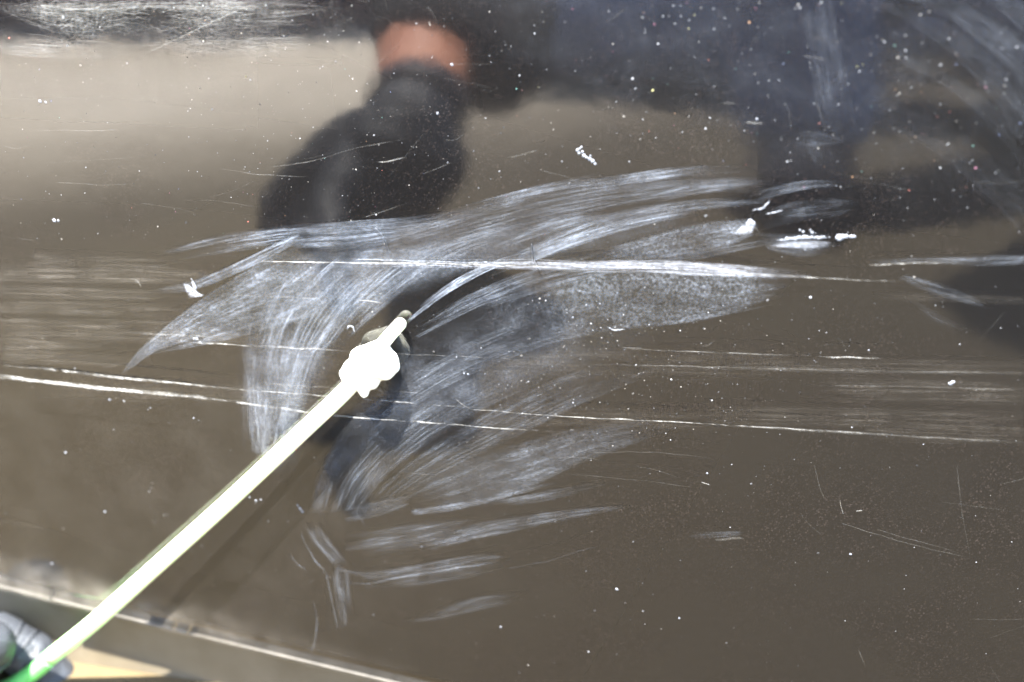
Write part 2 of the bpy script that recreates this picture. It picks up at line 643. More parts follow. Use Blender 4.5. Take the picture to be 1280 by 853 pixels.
def swath(A, Bg, d, streaks=10, G=0.78, B=0.3, ends=(0.2, 0.3), edge=(0.15, 0.15), ragged=0.25, M=None,
          hairs=0, hw=(1.0, 2.4), hd=0.25, name='polish_smear', mat=None, prof=None, along=1.6, **props):
    """film dragged between two guide curves, with hair streaks inside it"""
    S = Strip()
    n = 44
    M = M or 22
    a, b_ = spline(A, n), spline(Bg, n)
    L = np.linalg.norm(np.diff(a[:, :2], axis=0), axis=1).sum()
    sd = random.uniform(0, 500)
    P, D, U = [], [], []
    for i in range(n):
        t = i / (n - 1)
        rp, rd, ru = [], [], []
        for j in range(M):
            v = j / (M - 1)
            q = a[i] * (1 - v) + b_[i] * v
            j1 = ragged * (noise.noise(Vector((v * streaks * 0.35, sd, 1))) + 0.5 * noise.noise(Vector((v * streaks, sd, 4))))
            j2 = ragged * (noise.noise(Vector((v * streaks * 0.35, sd, 2))) + 0.5 * noise.noise(Vector((v * streaks, sd, 6))))
            k = sstep((t + j1) / max(ends[0], 1e-3)) * sstep((1 - t + j2) / max(ends[1], 1e-3))
            k *= sstep(t / 0.03) * sstep((1 - t) / 0.03)
            k *= sstep(v / max(edge[0], 1e-3)) if edge[0] else 1
            k *= sstep((1 - v) / max(edge[1], 1e-3)) if edge[1] else 1
            if prof:
                k *= prof(t, v)
            rp.append(q[:2])
            rd.append(d * k)
            ru.append((t * L / 100 * along + sd, v * streaks + sd))
        P.append(rp)
        D.append(rd)
        U.append(ru)
    S.grid(P, D, G, B, U)
    for _ in range(hairs):
        v = random.uniform(0.03, 0.97)
        t0 = random.uniform(-0.05, 0.7)
        t1 = min(1.0, t0 + random.uniform(0.2, 0.75))
        t0 = max(0.0, t0)
        dv = random.uniform(-0.04, 0.04)
        pts = []
        for q in range(7):
            t = t0 + (t1 - t0) * q / 6
            i = t * (n - 1)
            i0 = int(min(i, n - 2))
            fr = i - i0
            vv = v + dv * q / 6
            aa = a[i0] * (1 - fr) + a[i0 + 1] * fr
            bb = b_[i0] * (1 - fr) + b_[i0 + 1] * fr
            pts.append((aa * (1 - vv) + bb * vv)[:2])
        line(S, pts, random.uniform(*hw), hd * random.uniform(0.25, 1.0), ends=(0.3, 0.4), wob=0.2, n=18)
    return S.build(name, mat or FILM, door, **props)


# --- the upper arc of the wipe, left root to right tip
swath([(440, 303), (560, 262), (660, 236), (760, 220), (880, 208), (930, 206)],
      [(455, 340), (590, 306), (700, 276), (800, 255), (900, 242), (1000, 240)], 0.085, 16, hairs=46, hd=0.053,
      ends=(0.25, 0.35), label='widest arc of polish sweeping up to the right')
swath([(600, 250), (680, 230), (750, 216)], [(606, 258), (690, 240), (770, 222)], 0.16, 3, hairs=8, hd=0.074, ends=(0.4, 0.5))
swath([(730, 228), (800, 214), (880, 205)], [(735, 243), (810, 228), (900, 214)], 0.17, 5, hairs=8, hd=0.063, ends=(0.5, 0.4))
swath([(810, 246), (860, 230), (920, 222), (950, 225)], [(815, 256), (870, 244), (930, 236), (960, 238)], 0.15, 5, hairs=6, hd=0.063, ends=(0.3, 0.6))
swath([(640, 318), (700, 290), (780, 262), (860, 250), (950, 246)], [(650, 330), (720, 304), (800, 276), (880, 262), (965, 254)],
      0.15, 7, hairs=26, hd=0.069, ends=(0.2, 0.35))
swath([(620, 300), (690, 272), (760, 256)], [(625, 312), (700, 288), (790, 266)], 0.17, 4, hairs=10, hd=0.074, ends=(0.4, 0.5))
swath([(640, 325), (700, 298), (780, 276), (860, 262)], [(648, 334), (710, 312), (790, 286), (880, 268)], 0.27, 5, hairs=14, hd=0.116, ends=(0.25, 0.6))
# the stroke running up from the stick's tip
swath([(503, 400), (560, 354), (620, 325), (670, 312)], [(508, 405), (566, 364), (626, 333), (680, 318)], 0.42, 4, hairs=12, hd=0.132,
      ends=(0.05, 0.5), label='bright narrow streak running up from the tip of the stick')
swath([(515, 410), (580, 370), (660, 336), (740, 312)], [(520, 425), (600, 384), (680, 350), (770, 322)], 0.14, 9, hairs=22, hd=0.063, ends=(0.2, 0.5))
swath([(560, 380), (640, 350), (720, 330), (800, 322)], [(570, 400), (650, 374), (740, 348), (830, 330)], 0.12, 12, hairs=16, hd=0.043, ends=(0.3, 0.4))
# grainy fan that ends in the bright crumb on the right
swath([(720, 322), (790, 300), (870, 278), (944, 272)], [(730, 336), (800, 326), (880, 318), (950, 292)], 0.155, 9, G=0.45, B=0.75, hairs=16, hd=0.043,
      ends=(0.35, 0.03), ragged=0.1, prof=lambda t, v: 0.55 + 1.1 * t ** 3, label='grainy pale fan ending in a white crumb')
swath([(750, 330), (830, 316), (900, 304), (950, 296)], [(755, 338), (840, 330), (920, 316), (990, 300)], 0.10, 8, hairs=12, hd=0.053, ends=(0.4, 0.4))
# grey grainy patch under the long scratch
swath([(560, 420), (660, 360), (760, 340), (880, 334), (1000, 340)], [(600, 450), (700, 428), (780, 412), (880, 400), (975, 374)], 0.085, 10,
      G=0.35, B=0.8, hairs=14, hd=0.016, ends=(0.5, 0.12), edge=(0.1, 0.02), ragged=0.12, label='wide grey grainy patch under the long scratch')
swath([(690, 350), (760, 336), (880, 336), (1010, 342)], [(700, 392), (780, 384), (880, 366), (980, 362)], 0.055, 8, G=0.2, B=1.0, ends=(0.4, 0.25), edge=(.2, .4))
swath([(765, 405), (850, 398), (960, 378)], [(768, 413), (855, 404), (968, 382)], 0.06, 3, G=0.3, B=0.8, ends=(0.3, 0.3), edge=(0.5, 0.3))
# around the crumbs on the right
swath([(930, 246), (970, 232), (1010, 225), (1060, 226)], [(935, 256), (975, 244), (1015, 236), (1060, 234)], 0.11, 4, hairs=8, hd=0.053, ends=(0.4, 0.4))
swath([(940, 268), (985, 252), (1040, 246), (1070, 250)], [(950, 290), (990, 280), (1040, 272), (1065, 262)], 0.05, 7, hairs=8, hd=0.021, ends=(0.3, 0.4))
swath([(960, 298), (1010, 292), (1050, 292)], [(970, 308), (1010, 314), (1050, 308)], 0.10, 4, hairs=4, hd=0.053, ends=(0.3, 0.4))
swath([(940, 290), (1000, 290), (1040, 285)], [(960, 312), (1000, 322), (1040, 318)], 0.05, 4, G=.4, ends=(0.3, 0.3))

# --- lower fan: long strokes bending up from the bottom left
swath([(384, 642), (400, 585), (440, 525), (520, 462), (610, 415), (690, 388)],
      [(412, 642), (430, 595), (480, 540), (560, 485), (660, 440), (760, 410)], 0.085, 20, hairs=54, hd=0.039, ends=(0.04, 0.5), hw=(1, 3),
      ragged=0.15, label='long curved strokes bending up from the lower left')
swath([(412, 642), (430, 592), (480, 536), (560, 482), (640, 444)],
      [(452, 636), (480, 600), (540, 552), (610, 510), (680, 478)], 0.075, 18, hairs=44, hd=0.039, ends=(0.04, 0.5), hw=(1, 3), ragged=0.15)
swath([(455, 630), (500, 585), (580, 530), (660, 486), (760, 450)],
      [(470, 645), (540, 600), (640, 550), (730, 506), (850, 455)], 0.055, 16, hairs=40, hd=0.031, ends=(0.25, 0.4), hw=(1, 2.6))
swath([(500, 620), (560, 580), (640, 552), (730, 530), (820, 520)],
      [(515, 642), (600, 629), (670, 606), (740, 574), (850, 536)], 0.085, 9, G=0.5, B=0.4, hairs=26, hd=0.021, ends=(0.22, 0.5), edge=(0.3, 0.03), ragged=0.2,
      label='grey feathered smear with a sharp lower rim')
swath([(514, 635), (560, 628), (620, 618), (690, 600)], [(516, 643), (565, 638), (625, 624), (700, 604)], 0.12, 3, G=0.4, B=0.7, hairs=2, hd=0.026,
      ends=(0.06, 0.7), edge=(0.3, 0.2))
swath([(425, 636), (470, 624), (514, 616)], [(430, 652), (475, 644), (512, 630)], 0.055, 4, G=0.4, ends=(0.2, 0.2), edge=(0.2, 0.05))
swath([(600, 628), (680, 612), (750, 600)], [(605, 636), (690, 624), (760, 606)], 0.05, 5, hairs=6, hd=0.021, ends=(0.3, 0.4))
swath([(430, 668), (510, 654), (580, 645)], [(432, 690), (520, 676), (600, 650)], 0.06, 6, hairs=10, hd=0.021, ends=(0.2, 0.3))
swath([(450, 692), (530, 668), (620, 648), (720, 634), (785, 630)], [(455, 702), (535, 688), (640, 664), (730, 646), (790, 634)], 0.085, 6, hairs=18, hd=0.031,
      ends=(0.3, 0.4))
swath([(415, 706), (460, 712), (520, 704), (590, 692), (630, 690)], [(430, 716), (470, 724), (530, 718), (600, 708), (640, 702)], 0.08, 5, hairs=10, hd=0.043,
      ends=(0.15, 0.3))
swath([(450, 724), (520, 714), (620, 698)], [(455, 736), (540, 730), (630, 712)], 0.045, 5, hairs=6, hd=0.016, ends=(0.3, 0.3))
swath([(530, 768), (570, 752), (610, 742), (660, 740)], [(500, 778), (560, 772), (600, 762), (640, 752)], 0.05, 5, hairs=6, hd=0.021, ends=(0.4, 0.4))
swath([(380, 655), (395, 680), (418, 704)], [(400, 655), (418, 678), (440, 706)], 0.07, 5, hairs=10, hd=0.053, ends=(0.2, 0.2), edge=(.1, .3))
swath([(413, 705), (418, 740), (426, 790)], [(440, 705), (440, 735), (442, 770)], 0.05, 6, hairs=8, hd=0.048, ends=(0.1, 0.4))

# --- left side of the wipe
swath([(205, 312), (280, 292), (360, 280), (450, 276)], [(205, 330), (300, 314), (390, 302), (470, 300)], 0.15, 9, hairs=26, hd=0.048, ends=(0.3, 0.3))
swath([(350, 284), (420, 276), (500, 270), (560, 262)], [(360, 312), (430, 312), (520, 300), (600, 286)], 0.22, 10, G=0.6, hairs=30, hd=0.053, ends=(0.25, 0.5), edge=(0.08, 0.3))
swath([(372, 290), (340, 305), (290, 330), (240, 350), (190, 360)], [(384, 296), (350, 316), (300, 340), (244, 362), (190, 366)], 0.26, 4, G=0.7, hairs=12, hd=0.084, ends=(0.1, 0.4),
      label='bright fold of polish on the left side of the wipe')
swath([(380, 300), (320, 330), (262, 365), (210, 405), (168, 445)], [(470, 330), (400, 390), (330, 412), (260, 430), (185, 442)], 0.16, 14, G=0.5, B=0.5, hairs=30, hd=0.031,
      ends=(0.3, 0.25), edge=(0.06, 0.06), ragged=0.1, label='pale wedge of film tapering down to the left')
swath([(210, 405), (180, 430), (150, 468)], [(235, 425), (195, 440), (152, 470)], 0.11, 3, G=0.3, ends=(0.3, 0.4))
swath([(400, 300), (340, 352), (304, 420), (304, 480), (310, 548)], [(450, 322), (382, 380), (352, 440), (346, 510), (352, 590)], 0.15, 12, G=0.6, B=0.4, hairs=34, hd=0.037,
      ends=(0.3, 0.12), edge=(0.35, 0.3), ragged=0.35, label='pale film dragged down to a ragged end left of the stick')
swath([(470, 300), (410, 345), (372, 400), (352, 470), (345, 540)], [(530, 318), (470, 366), (420, 425), (392, 480), (360, 600)], 0.12, 14, G=0.75, hairs=44, hd=0.048,
      ends=(0.2, 0.35), ragged=0.2)
swath([(560, 290), (490, 330), (430, 385), (400, 430)], [(600, 312), (530, 345), (470, 395), (425, 440)], 0.11, 12, G=0.85, hairs=34, hd=0.053, ends=(0.3, 0.3))
swath([(470, 330), (420, 380), (385, 430), (345, 500)], [(480, 338), (436, 386), (398, 436), (352, 505)], 0.14, 3, hairs=10, hd=0.063, ends=(0.3, 0.4))
swath([(448, 300), (395, 345), (358, 400), (346, 440)], [(452, 303), (400, 350), (363, 404), (350, 440)], 0.20, 2, hairs=6, hd=0.105, ends=(0.3, 0.3))
swath([(640, 270), (560, 300), (490, 340)], [(660, 290), (580, 318), (510, 356)], 0.07, 8, hairs=20, hd=0.037, ends=(0.4, 0.4))
swath([(350, 505), (352, 560), (340, 600)], [(385, 510), (380, 560), (358, 608)], 0.07, 5, G=0.5, hairs=6, hd=0.021, ends=(0.3, 0.5))
# faint horizontal scuff bands on the far left
for (y0, y1, x1, d_) in ((312, 330, 215, .055), (326, 352, 300, .065), (352, 372, 230, .055), (370, 392, 260, .05), (392, 412, 290, .055),
                         (408, 424, 380, .05), (418, 440, 150, .07), (436, 452, 180, .05)):
    x0 = -20 if y0 != 312 else 40
    swath([(x0, y0), (x1 * 0.5, y0 + 3), (x1, y0 + 6)], [(x0, y1), (x1 * 0.5, y1 + 3), (x1 + 10, y1 + 8)], d_, 11, G=0.75, B=0.5,
          ends=(0.05, 0.5), hairs=14, hd=0.026, hw=(.8, 1.8), name='scuff_band', mat=DUST, edge=(.3, .3), along=1.2)
for (x0, x1, y0, y1, d_) in ((1000, 1300, 462, 500, .028), (880, 1300, 500, 530, .028), (1080, 1300, 520, 548, .035), (560, 1000, 425, 470, .015), (1090, 1300, 360, 372, .03),
                             (860, 1300, 440, 462, .02), (40, 460, 470, 500, .025), (600, 900, 500, 530, .018)):
    swath([(x0, y0), ((x0 + x1) / 2, y0 + 4), (x1, y0 + 8)], [(x0, y1), ((x0 + x1) / 2, y1 + 4), (x1, y1 + 8)], d_, 14, G=0.8, B=0.5,
          ends=(0.3, 0.2), hairs=12, hd=0.026, hw=(.7, 1.6), name='scuff_band', mat=DUST, edge=(.3, .3), along=1.0)
# bluish smears right of the wipe
swath([(1085, 322), (1160, 319), (1220, 316), (1290, 316)], [(1085, 327), (1160, 326), (1230, 330), (1290, 326)], 0.12, 5, hairs=8, hd=0.043, ends=(0.1, 0.05),
      label='thin bluish smear reaching the right end')
swath([(1130, 340), (1180, 352), (1230, 376)], [(1120, 346), (1170, 366), (1235, 384)], 0.07, 4, hairs=4, hd=0.021, ends=(0.3, 0.4))
swath([(1140, 370), (1180, 392), (1220, 412)], [(1130, 376), (1160, 396), (1200, 416)], 0.03, 4, ends=(0.4, 0.4))
# top right: wide pale arcs
for (A_, B_, d_) in (([(1060, -20), (1160, 10), (1240, 70), (1310, 150)], [(1100, -30), (1200, 0), (1280, 50), (1330, 110)], .040),
                     ([(1080, 0), (1150, 40), (1220, 100), (1300, 210)], [(1110, -10), (1190, 30), (1250, 80), (1320, 170)], .024),
                     ([(1075, 48), (1150, 72), (1230, 120), (1300, 190)], [(1080, 62), (1150, 90), (1220, 140), (1290, 220)], .018),
                     ([(1150, -30), (1230, 0), (1300, 60)], [(1200, -30), (1260, -10), (1320, 30)], .05),
                     ([(1080, 120), (1180, 150), (1290, 240)], [(1080, 150), (1180, 200), (1280, 300)], .010)):
    swath(A_, B_, d_, 12, hairs=16, hd=0.016, ends=(0.25, 0.1), hw=(1.5, 4))
swath([(1000, -20), (1005, 40), (1015, 110), (1030, 175)], [(1040, -20), (1050, 40), (1062, 110), (1075, 170)], 0.035, 8, G=.6, hairs=12, hd=0.021, ends=(0.05, 0.4), hw=(2, 5),
      label='vertical pale wipe near the top right')
swath([(985, 160), (1020, 162), (1060, 172)], [(990, 178), (1020, 182), (1060, 178)], 0.05, 5, hairs=6, hd=0.021, ends=(0.4, 0.4))
swath([(1000, 172), (1010, 190), (1022, 210)], [(1020, 172), (1028, 190), (1032, 208)], 0.03, 3, ends=(0.3, 0.5))
swath([(850, 662), (890, 660), (932, 659)], [(850, 671), (890, 668), (932, 665)], 0.035, 3, hairs=3, hd=0.021, ends=(0.3, 0.1))
# swirl scuffs along the top left: hundreds of hair scratches in soft patches
def swirl(cx, cy, rx, ry, n, d, tilt=0.04, spread=0.10, Lr=(10, 45), mist=0.05, **props):
    S = Strip()
    P, D, U = [], [], []
    for i in range(19):
        rp, rd, ru = [], [], []
        for j in range(13):
            a_, b_ = (i / 9 - 1) * 1.25, (j / 6 - 1) * 1.25
            k = max(0.0, 1 - math.hypot(a_, b_) / 1.22)
            rp.append((cx + rx * a_, cy + ry * b_ + rx * a_ * tilt))
            rd.append(mist * sstep(k * 1.6))
            ru.append((i * .5 + cx, j * .9))
        P.append(rp)
        D.append(rd)
        U.append(ru)
    S.grid(P, D, 0.35, 0.9, U)
    for _ in range(n):
        x, y = random.gauss(cx, rx * .48), random.gauss(cy, ry * .48)
        if y > random.uniform(48, 92):
            continue
        a_ = tilt + random.gauss(0, spread)
        Lh = random.uniform(*Lr)
        c_ = random.uniform(-1.5, 1.5)
        dx, dy = math.cos(a_) * Lh, math.sin(a_) * Lh
        line(S, [(x - dx / 2, y - dy / 2), (x, y + c_), (x + dx / 2, y + dy / 2)], random.uniform(.6, 1.3), d * random.uniform(.2, 1) ** 1.3,
             (.3, .3), wob=.2, n=6)
    return S.build('swirl_scuff', SCRATCH, door, **props)


swirl(95, 18, 75, 26, 260, .20, .10, .22, mist=.075)
swirl(70, 58, 90, 14, 130, .22, .04, .05, (20, 70), mist=.05)
swirl(300, 14, 80, 30, 340, .21, -.02, .12, mist=.08)
swirl(310, 55, 90, 16, 160, .20, .02, .06, mist=.05)
swirl(190, 4, 190, 10, 160, .22, -.03, .12, (20, 70), mist=.08)
swirl(200, 34, 60, 26, 160, .10, .3, .9, (6, 20), mist=.012)
swirl(420, 30, 60, 34, 160, .10, .5, .9, (6, 22), mist=.012)
swirl(140, 110, 140, 40, 90, .05, .05, .3, (10, 40), mist=.012)

swath([(560, -40), (800, -40), (1040, -40), (1330, -40)], [(600, 150), (800, 210), (1040, 280), (1330, 320)], .018, 7, G=.4, B=.3, ends=(.25, .02), edge=(.05, .7), ragged=.1, name='polish_haze_sheen',
      label='thin cool sheen painted over the top right')  # bluish sheen painted on as a thin film
# milky, nearly streakless film under the strokes
for (A_, B_, d_) in (([(330, 300), (450, 290), (560, 280), (700, 262)], [(310, 440), (420, 420), (520, 365), (660, 312)], .095),
                     ([(400, 520), (500, 420), (640, 350), (800, 318)], [(440, 630), (560, 550), (700, 480), (860, 420)], .055),
                     ([(300, 400), (310, 470), (318, 540)], [(460, 360), (430, 450), (380, 560)], .07),
                     ([(420, 300), (480, 296), (560, 300)], [(420, 330), (480, 330), (560, 322)], .08),
                     ([(560, 300), (700, 262), (860, 240)], [(560, 350), (720, 320), (900, 296)], .05)):
    swath(A_, B_, d_, 6, G=.35, B=.4, ends=(.35, .4), edge=(.35, .35), ragged=.15, name='polish_haze_sheen')
# dust hanging above the folded edge on the left
swath([(-40, 640), (120, 690), (300, 742), (520, 800)], [(-40, 718), (120, 757), (300, 800), (520, 854)], 0.060, 5, G=0.2, B=0.2, ends=(0.02, 0.6), edge=(0.9, 0.02),
      name='dust_band', mat=DUST, label='pale dust gathered above the folded lower edge')
swath([(-40, 672), (60, 690), (200, 728), (330, 770)], [(-40, 718), (60, 741), (200, 776), (330, 807)], 0.17, 4, G=0.2, B=0.3, ends=(0.02, 0.7), edge=(0.8, 0.03),
      name='dust_band', mat=DUST)
# thin general film of dust, denser toward the lower left
swath([(-60, 240), (300, 260), (700, 330), (1000, 420)], [(-60, 720), (200, 780), (480, 846), (700, 900)], 0.012, 5, G=0.1, B=0.3, ends=(0.02, 0.7), edge=(0.5, 0.02),
      name='dust_band', mat=DUST)
# swath crossing the hand's reflection
swath([(-40, 60), (150, 66), (420, 80)], [(-40, 130), (150, 130), (430, 170)], 0.014, 6, G=0.4, B=0.3, ends=(0.02, 0.4), edge=(0.4, 0.6), name='dust_band', mat=DUST)


# --- scratches
def scratch(pts, w, d, dash=0.6, ends=(0.05, 0.2), extra=0, spread=3, mat=None, G=0, **props):
    S = Strip()
    line(S, pts, w, d, ends, G, 0.6, dash, wob=1.0)
    for _ in range(extra):
        k = random.uniform(-spread, spread)
        a_, b_ = random.uniform(0, .5), random.uniform(.5, 1)
        C = spline(pts, 30)[int(29 * a_):int(29 * b_) + 1]
        line(S, [(p[0], p[1] + k) for p in C[::4]] if len(C) > 8 else [C[0], C[-1]], w * .5, d * .5, (.2, .3), 0, .6, dash, wob=.6)
    return S.build('scratch', mat or SCRATCH, door, **props)


scratch([(-30, 458), (60, 469), (140, 478), (250, 488), (330, 497)], 6.0, .95, .6, (.01, .5), 6, 2, label='thick bright scratch entering at the left')
scratch([(-10, 463), (100, 474), (200, 484), (300, 494), (420, 510), (560, 521), (640, 527), (720, 532)], 2.6, .5, .8, (.02, .2), 3, 1.5)
scratch([(5, 448), (45, 452), (100, 456)], 3, .25, .5, (.2, .3), 2, 3)
scratch([(50, 452), (90, 456), (150, 463), (220, 470), (310, 480)], 4.6, .75, .65, (.05, .4), 5, 2, label='second bright scratch just above the thick one')
scratch([(200, 468), (310, 479), (400, 486), (500, 494), (580, 500), (640, 503)], 2.4, .38, .8, (.1, .4), 2, 1.5)
scratch([(330, 320), (400, 321), (470, 322), (560, 323), (640, 325), (760, 327)], 3.0, .55, .5, (.05, .3), 3, 1.5)
scratch([(445, 317), (520, 319), (600, 321), (680, 321), (760, 325), (860, 326), (960, 331), (1010, 335)], 2.4, .34, .3, (.02, .2), 12, 3.2, mat=PASTEFILM,
        label='long nearly level scratch crossing the middle of the wipe')
scratch([(450, 323), (560, 325), (680, 327), (780, 327), (880, 330), (960, 335), (1035, 339)], 2.0, .30, .4, (.05, .3), 9, 2.6, mat=PASTEFILM)
scratch([(680, 324), (760, 322), (860, 323), (940, 328), (1000, 331)], 3.0, .30, .5, (.2, .4), 12, 3.5, mat=PASTEFILM)
scratch([(800, 332), (880, 335), (960, 338), (1020, 340)], 2.0, .30, .6, (.2, .4), 5, 2, mat=PASTEFILM)
swath([(640, 318), (760, 318), (880, 320), (1010, 330)], [(640, 330), (760, 334), (880, 336), (1020, 342)], .17, 9, hairs=14, hd=0.085, ends=(.3, .4), mat=PASTEFILM)
scratch([(900, 333), (960, 336), (1040, 341), (1130, 344)], 1.8, .40, .5, (.1, .3), 2, 1.5)
scratch([(1085, 324), (1110, 323), (1150, 321), (1200, 321)], 2.5, .45, .8, (.1, .5), 1, 1)
scratch([(240, 420), (300, 423), (340, 426), (400, 428), (445, 431)], 2.6, .5, .5, (.1, .1), 3, 1.5)
scratch([(445, 431), (520, 435), (600, 438), (680, 442)], 1.5, .22, .8, (.1, .4), 0, 1)
scratch([(150, 408), (230, 411), (300, 416)], 3, .16, .8, (.3, .3), 2, 2)
scratch([(574, 489), (582, 496), (592, 502)], 2.0, .42, .4, (.1, .05))
scratch([(590, 502), (700, 511), (800, 516), (880, 520), (1000, 527), (1080, 532)], 2.2, .45, .6, (.02, .2), 2, 1.2, label='long dotted scratch with a hooked left end')
scratch([(900, 522), (1000, 527), (1100, 533), (1180, 538), (1290, 543)], 4, .14, .5, (.2, .2), 5, 3)
scratch([(780, 427), (900, 432), (1020, 436), (1098, 439)], 1.6, .2, .6, (.1, .03), 1, 1)
scratch([(1030, 437), (1064, 438), (1100, 439)], 2.2, .55, .3, (.2, .03))
scratch([(720, 446), (860, 449), (1010, 453), (1120, 455), (1290, 457)], 2.0, .16, .4, (.2, .1), 2, 2)
scratch([(1010, 472), (1140, 474), (1290, 478)], 1.8, .10, .5, (.2, .1), 3, 6)
scratch([(330, 470), (450, 478), (560, 484)], 1.5, .16, .7)
scratch([(320, 390), (360, 391), (380, 391)], 2.0, .2, .8)
scratch([(452, 368), (470, 369), (487, 371)], 1.6, .5, .2, (.1, .3))
scratch([(300, 362), (360, 364), (410, 366)], 1.5, .2, .8)
scratch([(780, 426), (792, 426), (808, 427)], 1.4, .3, .2)
scratch([(716, 528), (722, 528)], 2, .2, .2)
swath([(300, 380), (302, 460), (307, 552)], [(430, 380), (400, 470), (362, 570)], .10, 16, G=.6, B=.4, ends=(.5, .12), edge=(.4, .3), ragged=.4, hairs=24, hd=0.043)
# single curved polish lines
scratch([(398, 738), (402, 765), (400, 790), (395, 806)], 3.6, .16, .1, (.2, .1), mat=FILM)
scratch([(368, 682), (378, 695), (390, 702)], 2.4, .13, .1, (.2, .3), mat=FILM)
scratch([(382, 655), (400, 690), (416, 705)], 3, .16, .2, mat=FILM)
scratch([(396, 652), (414, 684), (436, 704)], 2.4, .13, .2, mat=FILM)
scratch([(414, 706), (420, 735), (429, 776)], 3.2, .14, .2, mat=FILM)
scratch([(408, 703), (430, 716), (470, 718), (530, 706), (600, 696), (634, 690)], 3.4, .15, .2, (.05, .2), mat=FILM)
scratch([(640, 700), (690, 690), (755, 670)], 2.2, .06, .2, mat=FILM)
scratch([(450, 630), (458, 640), (462, 648)], 2.0, .12, .1, mat=FILM)
scratch([(326, 388), (320, 405), (322, 430), (332, 450)], 2.8, .14, .2, mat=FILM)
scratch([(366, 342), (352, 372), (340, 400), (338, 420)], 3.0, .25, .2, mat=FILM)
scratch([(478, 197), (495, 195), (515, 190)], 2.4, .33, .1, (.15, .2), label='short white nick on the dark reflected glove')
scratch([(535, 211), (552, 205), (570, 197)], 1.8, .16, .1)
scratch([(640, 191), (658, 187), (678, 182)], 1.8, .18, .2)
scratch([(285, 205), (330, 212), (395, 215)], 1.8, .16, .3)
scratch([(345, 203), (400, 195), (450, 180), (520, 166)], 1.5, .10, .3, extra=2, spread=4)
scratch([(240, 244), (280, 245), (330, 252)], 1.5, .08, .3)
scratch([(55, 158), (110, 158), (165, 157)], 1.4, .16, .3)
scratch([(80, 222), (130, 225), (180, 224)], 1.4, .10, .3)
scratch([(62, 198), (120, 195), (190, 190)], 1.2, .07, .3)
scratch([(270, 240), (300, 232), (330, 218)], 1.2, .08, .3)
scratch([(460, 266), (490, 256), (516, 247)], 1.8, .14, .3, extra=2, spread=3)
scratch([(190, 64), (240, 40), (300, 12), (340, -5)], 1.4, .25, .3, extra=1, spread=3)
scratch([(462, 90), (500, 55), (520, 30)], 1.2, .12, .3, extra=1, spread=3)
scratch([(60, 3), (110, 8), (150, 2)], 1.6, .45, .3)
scratch([(300, 22), (340, 18), (400, 12)], 1.6, .3, .3)
scratch([(932, 148), (946, 148), (956, 148)], 3.0, .17, .1, extra=2, spread=2)
scratch([(904, 124), (912, 123), (921, 123)], 2.4, .13, .1)
scratch([(1005, 65), (1020, 67), (1032, 69)], 3, .17, .1)
scratch([(1020, 120), (1028, 140), (1034, 158)], 2.6, .07, .1)
scratch([(982, 120), (988, 140), (990, 158)], 2.2, .05, .1)
scratch([(1050, 642), (1110, 661), (1160, 674), (1212, 686)], 1.4, .10, .2)
scratch([(1095, 650), (1150, 666), (1200, 680)], 1.2, .07, .2)
scratch([(1195, 570), (1200, 620), (1212, 690)], 1.3, .10, .2)
scratch([(1018, 570), (1026, 600), (1032, 614)], 1.5, .08, .2)
scratch([(1050, 612), (1052, 622), (1055, 632)], 1.2, .35, .1)
scratch([(1073, 800), (1078, 812), (1082, 820)], 1.6, .08, .2)
scratch([(878, 592), (884, 594), (890, 596)], 2.0, .6, .1)
scratch([(1070, 628), (1078, 627)], 1.8, .4, .1)
scratch([(895, 664), (915, 662), (932, 661)], 4.0, .08, .1)
scratch([(740, 556), (800, 555), (850, 558), (900, 564)], 1.2, .06, .2)
scratch([(665, 580), (710, 582), (800, 590), (880, 600)], 1.0, .08, .2)
scratch([(176, 340), (182, 346), (186, 352)], 2.5, .22, .1)
scratch([(0, 640), (50, 648), (90, 660)], 2, .05, .2)
for _ in range(60):            # hair scratches everywhere, most in the upper half
    x, y = random.uniform(-20, 1290), random.uniform(-10, 853) ** 1.0
    if random.random() < .5:
        y *= 0.5
    if y > 700 and x < 350:
        continue
    a_ = random.choice((0.05, 0.1, -0.4, -0.3, -0.8, 0.9, 0.3)) + random.uniform(-.15, .15)
    Lh = random.uniform(15, 90)
    c_ = random.uniform(-6, 6)
    scratch([(x, y), (x + math.cos(a_) * Lh / 2, y + math.sin(a_) * Lh / 2 + c_), (x + math.cos(a_) * Lh, y + math.sin(a_) * Lh)],
            random.uniform(.8, 1.4), random.uniform(.03, .11), .3)


# dark fibres stuck across the smear
for pts in ([(665, 304), (666, 316), (668, 324)], [(668, 324), (672, 332), (676, 340)], [(470, 284), (480, 296), (487, 313)]):
    C = spline(pts, 8)
    v_, f_ = tube([on_door(p[0], p[1], 0.0007) for p in C], [0.00015 if pts[0][0] > 500 else 0.00009] * 8, 6)
    link('dark_fibre', mesh('dark_fibre', v_, f_), DARKHAIR, door)


# crumbs and dabs of thick dried polish
def dab(pts, h=0.5, name='polish_crumb', mat=None, **props):
    """pts: (u, v, radius px); flattened lumpy bead"""
    bm = bmesh.new()
    cs = []
    for (u, v, r) in pts:
        p = on_door(u, v)
        cs.append((p, r * 0.00029, door_n(p.x, p.z)))
    for p, r, nn in cs:
        t = bmesh.ops.create_icosphere(bm, subdivisions=3, radius=r)['verts']
        rot = nn.to_track_quat('Z', 'Y').to_matrix()
        sd = random.uniform(0, 99)
        for q in t:
            k = 1 + 0.35 * noise.noise(q.co / r * 1.3 + Vector((sd, 0, 0))) + .12 * noise.noise(q.co / r * 4 + Vector((sd, 0, 0)))
            c = q.co * k
            c.z *= h
            q.co = rot @ c + p
    me = bpy.data.meshes.new(name)
    bm.to_mesh(me)
    bm.free()
    return link(name, me, mat or CRUMB, door, **props)


